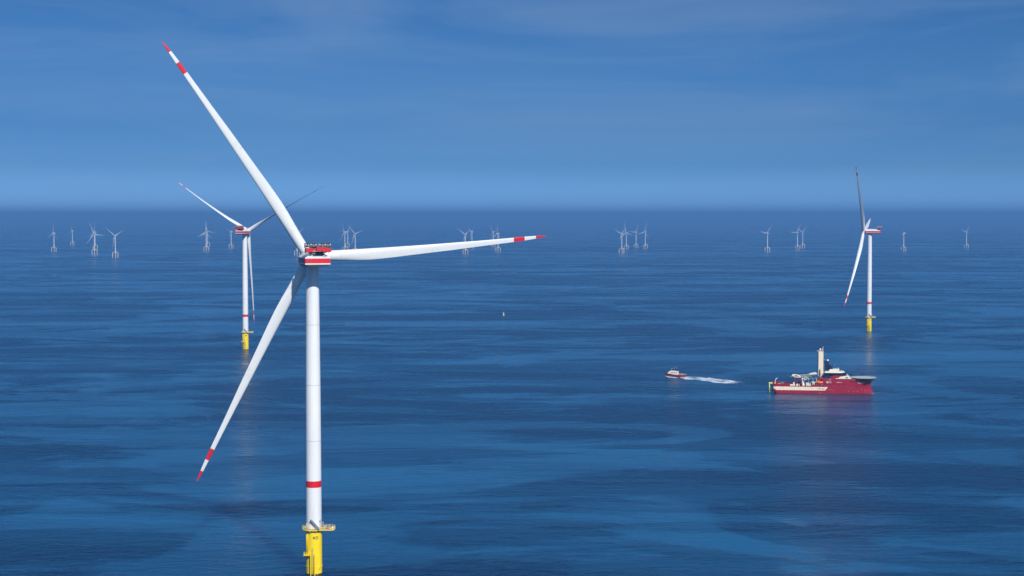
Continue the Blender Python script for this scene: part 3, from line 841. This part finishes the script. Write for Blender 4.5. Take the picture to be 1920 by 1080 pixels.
    q = MB(M['galv']); q.tube((46.6, 0, 29.5), (46.6, 0, 31.3), .08, n=4); q.box(45.6, 47.6, -.1, .1, 30.4, 30.6); q.build('yard', mast)
    # cream gangway tower
    gt = MB(M['cream'])
    gt.box(40.9, 45.3, -2.2, 2.2, 16.8, 38.3)
    tower = gt.build('gangway_tower', root, bevel=.25)
    gf = MB(M['shipwhite'])
    gf.lathe([(2.7, 6.61), (2.7, 15.4), (3.1, 15.5), (3.1, 16.8)], 24, (43.1, 0, 0)); gf.build('tower_pedestal', tower)
    q = MB(M['dark']); q.box(40.55, 40.9, -1.9, 1.9, 17.5, 38.0); q.build('aft_edge_shade', tower)  # dark strip stands in for shade on the tower's aft edge
    q = MB(M['cream']); q.box(39.9, 45.5, -2.5, 2.5, 38.3, 38.55); q.tube((40, -2.3, 38.5), (40, -2.3, 39.6), .06, n=4); q.build('top_platform', tower)
    q = MB(M['shipwhite']); q.sphere((42.6, -.6, 39.9), .95); q.lathe([(.3, 38.55), (.3, 39.1)], 8, (42.6, -.6, 0)); q.build('radome', tower)
    q = MB(M['shipwhite']); q.tube((44.9, -1, 38.5), (44.9, -1, 42.6), .16, n=6); q.box(44.5, 45.1, -1.3, -.7, 38.5, 40.6); q.build('mast_pole', tower)
    q = MB(M['red']); q.box(44.2, 45.0, -1.6, -1.2, 38.6, 39.3); q.build('warning_light', tower)
    q = MB(M['dark']); q.prism([(41.8, 15.8), (42.9, 15.8), (42.6, 22.0), (42.2, 22.0)], -3.3, -2.3); q.build('hinge_arm', tower)
    q = MB(M['cream']); q.prism([(44.0, 16.0), (47.0, 16.4), (46.4, 19.4), (44.6, 18.6)], -3.4, -2.25); q.build('side_cabin', tower)
    # folded gangway: boxed truss from the tower towards the stern
    gw = MB(M['galv'], M['shipwhite'])
    def truss(a, b, w, h, n, r=.13):
        a, b = Vector(a), Vector(b)
        for i in range(n + 1):
            u = i / n; p = a.lerp(b, u)
            for s_ in (-1, 1): gw.tube(p + Vector((0, s_ * w, 0)), p + Vector((0, s_ * w, h)), r * .8, n=4)
            if i < n:
                p2 = a.lerp(b, (i + 1) / n)
                for s_ in (-1, 1):
                    gw.tube(p + Vector((0, s_ * w, 0 if i % 2 else h)), p2 + Vector((0, s_ * w, h if i % 2 else 0)), r * .8, n=4)
        for s_ in (-1, 1):
            for z in (0, h): gw.tube(a + Vector((0, s_ * w, z)), b + Vector((0, s_ * w, z)), r, n=5)
        gw.hexa([a + Vector((0, -w, -.1)), b + Vector((0, -w, -.1)), b + Vector((0, w, -.1)), a + Vector((0, w, -.1)), a + Vector((0, -w, .1)), b + Vector((0, -w, .1)), b + Vector((0, w, .1)), a + Vector((0, w, .1))])
    truss((40.8, 0, 16.9), (31.5, 0, 15.9), 1.0, 1.7, 6)
    truss((35, 0, 15.2), (18, 0, 14.4), .8, 1.5, 10, .16)
    gang = gw.build('gangway', root)
    q = MB(M['cream']); q.prism([(17.0, 15.4), (19.5, 14.2), (25.0, 13.9), (25.4, 15.0), (24.0, 16.2), (21, 16.8), (17.8, 16.9)], -1.5, 1.5); q.use(M['grey']); q.box(18.2, 24, -1.75, -1.5, 14.9, 15.3); q.box(20, 22.2, -1.8, -1.5, 15.6, 16.4); q.build('telescope_head', gang, bevel=.15)
    q = MB(M['galv']); q.tube((15.6, 0, 14.4), (17.4, 0, 15.0), .5, n=8); q.build('gangway_tip', gang)
    q = MB(M['shipwhite']); q.hexa([(32.5, -1.5, 16.7), (40.5, -1.5, 17.6), (40.5, 1.5, 17.6), (32.5, 1.5, 16.7), (33.2, -1.5, 17.8), (38, -1.5, 19.0), (38, 1.5, 19.0), (33.2, 1.5, 17.8)]); q.build('gangway_cover', gang)
    q = MB(M['lime']); q.tube((28, -1.4, 14.6), (33, -1.4, 13.0), .3, n=6); q.build('hydraulic_ram', gang)
    # deck machinery under the gangway
    for x, zt, w in ((20.4, 13.7, 1.1), (24.2, 12.8, 1.2)):
        q = MB(M['hull_low']); q.box(x - w, x + w, -2.2, -.6, 6.62, 10.2); q.box(x - w * .6, x + w * .6, -2.0, -.8, 10.2, zt); q.build('gangway_rest', root)
    cr = MB(M['shipwhite'])
    cr.lathe([(1.1, 6.62), (1.0, 10.0), (.7, 10.6)], 14, (26.9, -6.4, 0))
    cr.tube((26.9, -6.4, 10.4), (25.9, -6.4, 14.2), .5, .4, n=8); cr.tube((25.9, -6.4, 14.2), (30.5, -6.4, 12.6), .35, .2, n=8)
    cr.build('deck_crane', root)
    cr = MB(M['shipwhite'])
    pth = [(1.9 + 3.6 * (1 - math.cos(R(a_))) * .55, -5.5, 9.2 + 4.4 * math.sin(R(a_))) for a_ in range(0, 100, 12)]
    for a_, b_ in zip(pth, pth[1:]): cr.tube(a_, b_, .35, .3, n=8)
    cr.use(M['navy']); cr.tube(pth[-1], (5.4, -5.5, 12.2), .35, n=6); cr.use(M['shipwhite']); cr.lathe([(.8, 6.62), (.7, 9.3)], 12, (1.9, -5.5, 0))
    cr.build('stern_davit', root)
    for x, y, z0_, z1_, w, mt in ((5.6, -8, 6.62, 9.0, 1.0, 'shipwhite'), (8.6, -6, 6.62, 10.2, 1.6, 'deck'), (33, -5.5, 6.62, 9.2, 1.0, 'shipwhite'), (36.5, -4, 6.62, 10.6, .8, 'shipwhite'), (17.5, -6.6, 6.62, 8.3, 2.4, 'shipwhite')):
        q = MB(M[mt]); q.box(x - w, x + w, y, y + 1.6, z0_, z1_); q.box(x - w * .6, x + w * .5, y - .3, y + 1.2, z0_, z0_ + (z1_ - z0_) * .7); q.build('deck_machinery', root, bevel=.12)
    arch = MB(M['shipwhite'])
    for x in (34.6, 38.0):
        a_ = [(x + .9 * math.cos(R(t)), -7.6, 9.4 + 1.6 * math.sin(R(t))) for t in range(0, 181, 30)]
        arch.path([(x + .9, -7.6, 6.62)] + a_ + [(x - .9, -7.6, 6.62)], .22, 6)
    arch.build('vent_arch', root)
    for k in range(16):
        x = rnd.uniform(16, 39); hh = rnd.uniform(.8, 3.2); w_ = rnd.uniform(.3, .9); y = rnd.uniform(-8.2, -3)
        q = MB(M[rnd.choice(('shipwhite', 'dark', 'shipwhite', 'galv', 'navy', 'hull'))])
        if k % 2: q.box(x - w_, x + w_, y - w_, y + w_, 6.62, 6.62 + hh); q.box(x - w_ * .6, x + w_ * .4, y - w_ * .5, y + w_ * .5, 6.62 + hh, 7.0 + hh)
        else: q.lathe([(w_ * .8, 6.62), (w_ * .8, 6.4 + hh), (w_ * .4, 6.9 + hh)], 12, (x, y, 0)); q.tube((x, y, 6.7 + hh), (x + w_ * 2, y, 7.6 + hh), .12, n=5)
        q.build('deck_fitting', root)
    for x in (28.5, 32, 36, 39.5):
        q = MB(M['galv']); q.tube((x, -3, 6.62), (x, -3, 14.6), .16, n=6); q.tube((x, -3, 11), (x + 3, -3, 14.8), .12, n=5); q.build('gangway_strut', root)
    q = MB(M['navy']); q.box(15, 30, -1, 6, 6.62, 9.6); q.build('store_house', root, bevel=.1)
    # red deckhouse and davit by the lifeboat
    q = MB(M['hull']); q.box(41.2, 44.98, -7.5, 7.5, 12.9, 15.0); q.box(41.6, 44.98, -6, 6, 6.62, 12.9); q.build('boat_deckhouse', root, bevel=.1)
    q = MB(M['shipwhite']); q.tube((39.2, -6.3, 8.3), (39.0, -8.3, 13.4), .2, n=6); q.tube((44.6, -6.3, 8.3), (44.8, -8.3, 13.4), .2, n=6); q.box(38.6, 45, -8.6, -6.2, 8.6, 8.85); q.build('boat_davit', root)
    # helideck over the bow
    hd = MB(M['helideck'], M['galv'])
    cx = 81.3
    oct_ = [(cx + 11.4 * math.cos(R(22.5 + 45 * k)), 11.4 * math.sin(R(22.5 + 45 * k))) for k in range(8)]
    hd.plate(oct_, 14.3, 14.75)
    heli = hd.build('helideck', root)
    nt_ = MB(M['galv'])
    out = [(cx + 12.4 * math.cos(R(22.5 + 45 * k)), 12.4 * math.sin(R(22.5 + 45 * k))) for k in range(8)]
    for k in range(8):
        a0, a1, b1, b0 = oct_[k], oct_[(k + 1) % 8], out[(k + 1) % 8], out[k]
        nt_.hexa([(*a0, 14.42), (*b0, 14.75), (*b1, 14.75), (*a1, 14.42), (*a0, 14.5), (*b0, 14.85), (*b1, 14.85), (*a1, 14.5)])
    nt_.build('safety_net', heli)
    ci = MB(M['shipwhite'])
    ci.loft([[(cx + r * math.cos(2 * math.pi * k / 40), r * math.sin(2 * math.pi * k / 40), 14.756) for k in range(40)] for r in (5.2, 5.8)], False, False)
    ci.box(cx - 1.4, cx - .9, -1.8, 1.8, 14.752, 14.758); ci.box(cx + .9, cx + 1.4, -1.8, 1.8, 14.752, 14.758); ci.box(cx - .9, cx + .9, -.25, .25, 14.752, 14.758)
    ci.build('landing_circle', heli)
    su = MB(M['hull'], M['navy'])
    su.hexa([(74, -5, 12.2), (86, -2, 10.9), (86, 2, 10.9), (74, 5, 12.2), (72.5, -8.5, 14.28), (90.5, -4.5, 14.28), (90.5, 4.5, 14.28), (72.5, 8.5, 14.28)])
    su.use(M['navy'])
    for s_ in (-1, 1):
        su.tube((87.5, s_ * 1.5, 10.8), (91.2, s_ * 4.5, 14.2), .22, n=6); su.tube((91.4, s_ * 5, 14.3), (91.0, s_ * 4.4, 11.6), .12, n=5)
        su.tube((76, s_ * 7.5, 12.5), (76, s_ * 9.8, 14.2), .2, n=6); su.tube((82, s_ * 5.5, 11.6), (82, s_ * 9.8, 14.2), .2, n=6)
    su.build('helideck_support', heli)
    rl = MB(M['galv'])
    for k in range(12):
        x = 71.5 + k * 1.45; z = top(x); w = halfw(x, 12) - .3
        rl.tube((x, -w, z), (x, -w, z + 1.0), .05, n=4)
    rl.build('bow_railing', fore)
    # stern boat landing
    bl = MB(M['lime'])
    for y in (-4.2, -1.6, 1.6, 4.2):
        bl.tube((-3.0, y, -1.0), (-3.0, y, 9.0), .34, n=8)
        for z in (1.5, 5.2, 8.6): bl.tube((-3.0, y, z), (.4, y, z), .24, n=6)
    for z in (2.0, 3.6, 5.2, 6.8, 8.4): bl.tube((-3.0, -4.4, z), (-3.0, 4.4, z), .16, n=6)
    bl.build('boat_landing', root)
    return root
ship = make_ship()
SHP = ground(1448.6, 735.6)
SHE = ground(1636.8, 738.2)
hdg = math.atan2(SHE.y - SHP.y, SHE.x - SHP.x)
sc_ = (SHE - SHP).length / 90.0
ship.location = SHP; ship.rotation_euler = (0, 0, hdg); ship.scale = (sc_,) * 3
tag(ship, 'crimson service ship with cream tower, folded gangway and helideck over its bow', 'ship')
SM = Matrix.Translation(SHP) @ Matrix.Rotation(hdg, 4, 'Z') @ Matrix.Scale(sc_, 4)
def on_ship(o, x, y, z):
    o.location = SM @ Vector((x, y, z)); o.rotation_euler = (0, 0, hdg); o.scale = (sc_,) * 3
lb = empty('lifeboat')
h = MB(M['orange'])
rg = []
for x, w, zb, zt in ((-3.3, .3, .9, 1.5), (-2.9, .9, .4, 2.1), (-1.8, 1.35, .1, 2.6), (0, 1.5, 0, 2.8), (1.8, 1.35, .15, 2.6), (2.8, .9, .5, 2.2), (3.4, .2, 1.1, 1.7)):
    cz, hh = (zb + zt) / 2, (zt - zb) / 2
    rg.append([(x, w * math.cos(2 * math.pi * k / 16), cz + hh * math.sin(2 * math.pi * k / 16)) for k in range(16)])
h.loft(rg); h.build('boat_hull', lb)
h = MB(M['orange']); h.box(-1.9, -.6, -.6, .6, 2.5, 3.2); h.build('steering_cupola', lb, bevel=.15)
h = MB(M['glass']); 
for x in (-1.0, 0, 1.0): h.box(x, x + .4, -1.36, -1.2, 1.9, 2.15)
h.build('window', lb)
on_ship(lb, 41.8, -8.7, 9.1)
tag(lb, 'bright orange enclosed lifeboat hanging at the side of the crimson ship', 'lifeboat')
def container(x, y, z, l, w, hh, mat, lab, grp='cargo boxes on the deck of the ship'):
    c = empty('deck_container')
    b = MB(M[mat]); b.box(-l / 2, l / 2, -w / 2, w / 2, .05, hh); b.build('body', c, bevel=.06)
    r = MB(M[mat]);
    for k in range(int(l / .5)): r.box(-l / 2 + .3 + k * .5, -l / 2 + .5 + k * .5, -w / 2 - .06, -w / 2, .25, hh - .2)
    r.build('ribs', c)
    f = MB(M['dark'])
    for sx in (-1, 1):
        for sy in (-1, 1): f.box(sx * (l / 2 - .2) - .15, sx * (l / 2 - .2) + .15, sy * (w / 2 - .2) - .15, sy * (w / 2 - .2) + .15, 0, .05)
    f.build('corner_castings', c)
    on_ship(c, x, y, z); tag(c, lab, 'container', grp)
container(13.2, -7.2, 6.62, 4.4, 2.4, 2.9, 'hull', 'red box container on the aft deck beside the rail')
container(10.3, 4.0, 6.62, 3.0, 2.4, 2.4, 'navy', 'dark container on the aft deck near the stern')
container(30.9, -6.9, 6.62, 2.6, 2.2, 3.4, 'shipwhite', 'white upright box on the deck below the folded gangway')
container(18.5, 3.5, 6.62, 5.5, 2.4, 2.6, 'navy', 'long dark container on deck behind the gangway rests')

# ------------------------------------------------------------------ small crew boat
def make_boat():
    root = empty('crew_boat')
    L = 24.0
    def prof(u):     # u 0 stern .. 1 bow
        w = 3.6 * (1 - max(0, (u - .45) / .55) ** 2.2); top = 2.0 + 2.3 * max(0, (u - .35) / .65) ** 1.5
        return max(w, .1), top
    mb = MB(M['boatred'], M['navy'], M['deck']); rings = []
    for i in range(19):
        u = i / 18; w, t = prof(u); x = u * L
        rake = 1.8 * u ** 3
        rings.append([(x - rake, -w * .72, -1), (x - rake * .4, -w * .9, .4), (x, -w, t - .5), (x, -w, t), (x, w, t), (x, w, t - .5), (x - rake * .4, w * .9, .4), (x - rake, w * .72, -1)])
    V = [[mb.bm.verts.new(p) for p in r] for r in rings]
    for i in range(18):
        for k in range(8):
            mb.use(M['deck'] if k == 3 else (M['navy'] if (k in (2, 4) and i > 9) else M['boatred'])); mb.f([V[i][k], V[i][(k + 1) % 8], V[i + 1][(k + 1) % 8], V[i + 1][k]], k != 3)
    mb.use(M['boatred']); mb.f(V[0]); mb.f(V[-1])
    hull = mb.build('hull', root)
    q = MB(M['dark'])
    for s_ in (-1, 1):
        pp = []
        for i in range(19):
            w, t = prof(i / 18); pp.append((i / 18 * L, s_ * (w + .05), t - .1))
        q.path(pp, .2, 6)
    q.build('rubbing_strake', hull)
    c = MB(M['shipwhite']); c.prism([(9.2, 2.0), (21.2, 3.3), (20.2, 4.6), (18.2, 6.2), (9.4, 6.2)], -2.7, 2.7); cab = c.build('cabin', root, bevel=.1)
    for x in (10.4, 12.4, 14.4, 16.2):
        w = MB(M['glass']); w.box(x, x + 1.1, 2.69, 2.75, 3.9, 4.9); w.box(x, x + 1.1, -2.75, -2.69, 3.9, 4.9); w.build('cabin_window', cab)
    wh = MB(M['shipwhite'], M['navy']); wh.loft([[(11, -2.2, 6.21), (18, -2.2, 6.21), (18, 2.2, 6.21), (11, 2.2, 6.21)], [(11.2, -2.2, 6.7), (18.3, -2.2, 6.7), (18.3, 2.2, 6.7), (11.2, 2.2, 6.7)], [(11.4, -2.1, 7.7), (17.5, -2.1, 7.7), (17.5, 2.1, 7.7), (11.4, 2.1, 7.7)]], False, True, [M['shipwhite'], M['navy']])
    w = wh.build('wheelhouse', root)
    q = MB(M['navy']); q.box(11.0, 18.3, -2.4, 2.4, 7.71, 7.95); q.build('roof', w)
    q = MB(M['boatred']); q.box(9.6, 10.9, -1.8, 1.8, 6.21, 7.4); q.build('funnel', root)
    q = MB(M['galv']); q.tube((13.8, 0, 7.9), (13.4, 0, 11.4), .14, .08, n=6); q.box(13.3, 13.9, -1.5, 1.5, 9.4, 9.6); q.tube((13.4, -.9, 7.9), (13.6, 0, 9.6), .07, n=4); q.tube((13.4, .9, 7.9), (13.6, 0, 9.6), .07, n=4); q.build('mast', root)
    q = MB(M['galv']); q.tube((10.9, 1.2, 7.4), (10.7, 1.2, 11.6), .07, n=5); q.build('antenna', root)
    q = MB(M['shipwhite']); q.sphere((16.3, .8, 8.4), .5, 12, 8); q.build('radome', root)
    q = MB(M['orange'])
    for x, y in ((7.2, 1.6), (5.0, -1.5), (3.4, 1.8)): q.box(x - .9, x + .9, y - .8, y + .8, 2.0, 3.2)
    q.build('deck_gear', root)
    q = MB(M['shipwhite'])
    for s_ in (-1, 1):
        for k in range(8): q.tube((.6 + k * 1.2, s_ * 3.4, 2.0), (.6 + k * 1.2, s_ * 3.4, 3.1), .06, n=4)
        q.tube((.6, s_ * 3.4, 3.1), (9, s_ * 3.4, 3.1), .06, n=4)
    q.build('aft_railing', root)
    return root
boat = make_boat()
BS = ground(1286.6, 706.6); BB = ground(1249.0, 705.2)
bh = math.atan2(BB.y - BS.y, BB.x - BS.x)
boat.location = BS; boat.rotation_euler = (0, 0, bh); boat.scale = ((BB - BS).length / 23.2,) * 3
tag(boat, 'small dark red crew boat with white cabin trailing a foaming wake', 'boat')

# ------------------------------------------------------------------ wake foam
def foam_mat(name, dens, seed):
    m, nt, b = new_mat(name); N, L = nt.nodes, nt.links
    b.inputs['Base Color'].default_value = (.80, .86, .88, 1); b.inputs['Roughness'].default_value = .8
    uv = N.new('ShaderNodeUVMap'); uv.uv_map = 'UVMap'
    mp = N.new('ShaderNodeMapping'); mp.inputs['Scale'].default_value = (4, 8, 1); mp.inputs['Location'].default_value = (seed, 0, 0)
    n = N.new('ShaderNodeTexNoise'); n.inputs['Scale'].default_value = 1; n.inputs['Detail'].default_value = 6; n.inputs['Roughness'].default_value = .6; n.inputs['Distortion'].default_value = .6
    L.new(uv.outputs[0], mp.inputs[0]); L.new(mp.outputs[0], n.inputs['Vector'])
    sx = N.new('ShaderNodeSeparateXYZ'); L.new(uv.outputs[0], sx.inputs[0])
    # thinner towards both edges and towards the far end
    e = N.new('ShaderNodeMath'); e.operation = 'PINGPONG'; L.new(sx.outputs['Y'], e.inputs[0]); e.inputs[1].default_value = .5
    er = N.new('ShaderNodeMapRange'); er.inputs['From Max'].default_value = .16; er.inputs['To Min'].default_value = -.35; er.inputs['To Max'].default_value = 0; L.new(e.outputs[0], er.inputs['Value'])
    fr = N.new('ShaderNodeMapRange'); fr.inputs['From Min'].default_value = .6; fr.inputs['From Max'].default_value = 1; fr.inputs['To Min'].default_value = 0; fr.inputs['To Max'].default_value = -.3; L.new(sx.outputs['X'], fr.inputs['Value'])
    a1 = N.new('ShaderNodeMath'); a1.operation = 'ADD'; L.new(er.outputs[0], a1.inputs[0]); L.new(fr.outputs[0], a1.inputs[1])
    a2 = N.new('ShaderNodeMath'); a2.operation = 'ADD'; L.new(a1.outputs[0], a2.inputs[0]); L.new(n.outputs['Fac'], a2.inputs[1])
    r = N.new('ShaderNodeMapRange'); r.inputs['From Min'].default_value = .5 - dens; r.inputs['From Max'].default_value = .62 - dens * .5; L.new(a2.outputs[0], r.inputs['Value'])
    L.new(r.outputs[0], b.inputs['Alpha']); return m
def ribbon(name, up, lo, mat, z=.06):
    bm = bmesh.new(); uvl = bm.loops.layers.uv.new('UVMap'); n = len(up); rows = 6; V = []
    for i in range(n):
        a, b = ground(*up[i]), ground(*lo[i]); V.append([bm.verts.new(a.lerp(b, j / rows) + Vector((0, 0, z))) for j in range(rows + 1)])
    for i in range(n - 1):
        for j in range(rows):
            f = bm.faces.new([V[i][j], V[i][j + 1], V[i + 1][j + 1], V[i + 1][j]])
            for l, (a, b) in zip(f.loops, ((i, j), (i, j + 1), (i + 1, j + 1), (i + 1, j))): l[uvl].uv = (a / (n - 1), b / rows)
    me = bpy.data.meshes.new(name); bm.to_mesh(me); bm.free(); me.materials.append(mat)
    o = bpy.data.objects.new(name, me); COL.objects.link(o); return o
def dense(pts, k=6):
    o = []
    for a, b in zip(pts, pts[1:]):
        for i in range(k): o.append((a[0] + (b[0] - a[0]) * i / k, a[1] + (b[1] - a[1]) * i / k))
    return o + [pts[-1]]
w = ribbon('wake_foam', dense([(1275, 706.4), (1290, 705.6), (1312, 705.8), (1332, 708.0), (1350, 711.0), (1375, 715.5), (1398, 719.0)]),
           dense([(1275, 708.4), (1284, 712.2), (1300, 713.2), (1320, 715.4), (1340, 718.6), (1362, 720.4), (1390, 721.5)]), foam_mat('wake_foam', .085, 3))
tag(w, 'white churned foam trailing behind the small crew boat', 'wake', kind='stuff')
w = ribbon('wake_trail', dense([(1330, 707.2), (1352, 709.4), (1378, 713.2), (1412, 716.0)]), dense([(1318, 713.0), (1345, 718.8), (1375, 722.0), (1412, 722.5)]), foam_mat('wake_trail', .07, 6), .05)
tag(w, 'thin broken foam where the small boat wake dies away towards the ship', 'wake', kind='stuff')
w = ribbon('bow_foam', dense([(1247.6, 703.9), (1256, 706.0), (1268, 707.0), (1280, 707.4)]), dense([(1247.4, 705.4), (1253, 708.3), (1266, 708.8), (1280, 709.2)]), foam_mat('bow_foam', .12, 9), .08)
tag(w, 'thin white bow wave curling along the hull of the small boat', 'bow wave', kind='stuff')
w = ribbon('ship_bow_foam', dense([(1634, 736.5), (1637, 736.8), (1640, 737.8)]), dense([(1633, 739.0), (1637, 739.4), (1641, 739.4)]), foam_mat('ship_bow_foam', .05, 5), .08)
tag(w, 'small patch of foam where the crimson bow meets the water', 'bow wave', kind='stuff')

# ------------------------------------------------------------------ haze
hz = MB(); hz.box(-62000, 62000, -3500, 152000, -8.0, 245.0)
m = bpy.data.materials.new('sea_air'); m.use_nodes = True
m.node_tree.nodes.clear()
o_ = m.node_tree.nodes.new('ShaderNodeOutputMaterial'); v_ = m.node_tree.nodes.new('ShaderNodeVolumePrincipled')
v_.inputs['Density'].default_value = 9.0e-5
v_.inputs['Color'].default_value = (0.15, 0.37, 0.745, 1)
v_.inputs['Anisotropy'].default_value = 0.0
m.node_tree.links.new(v_.outputs[0], o_.inputs['Volume'])
hz.mats = [m]
haze = hz.build('haze')
tag(haze, 'thin blue sea haze that fades the distant turbines and horizon', 'haze', kind='stuff')
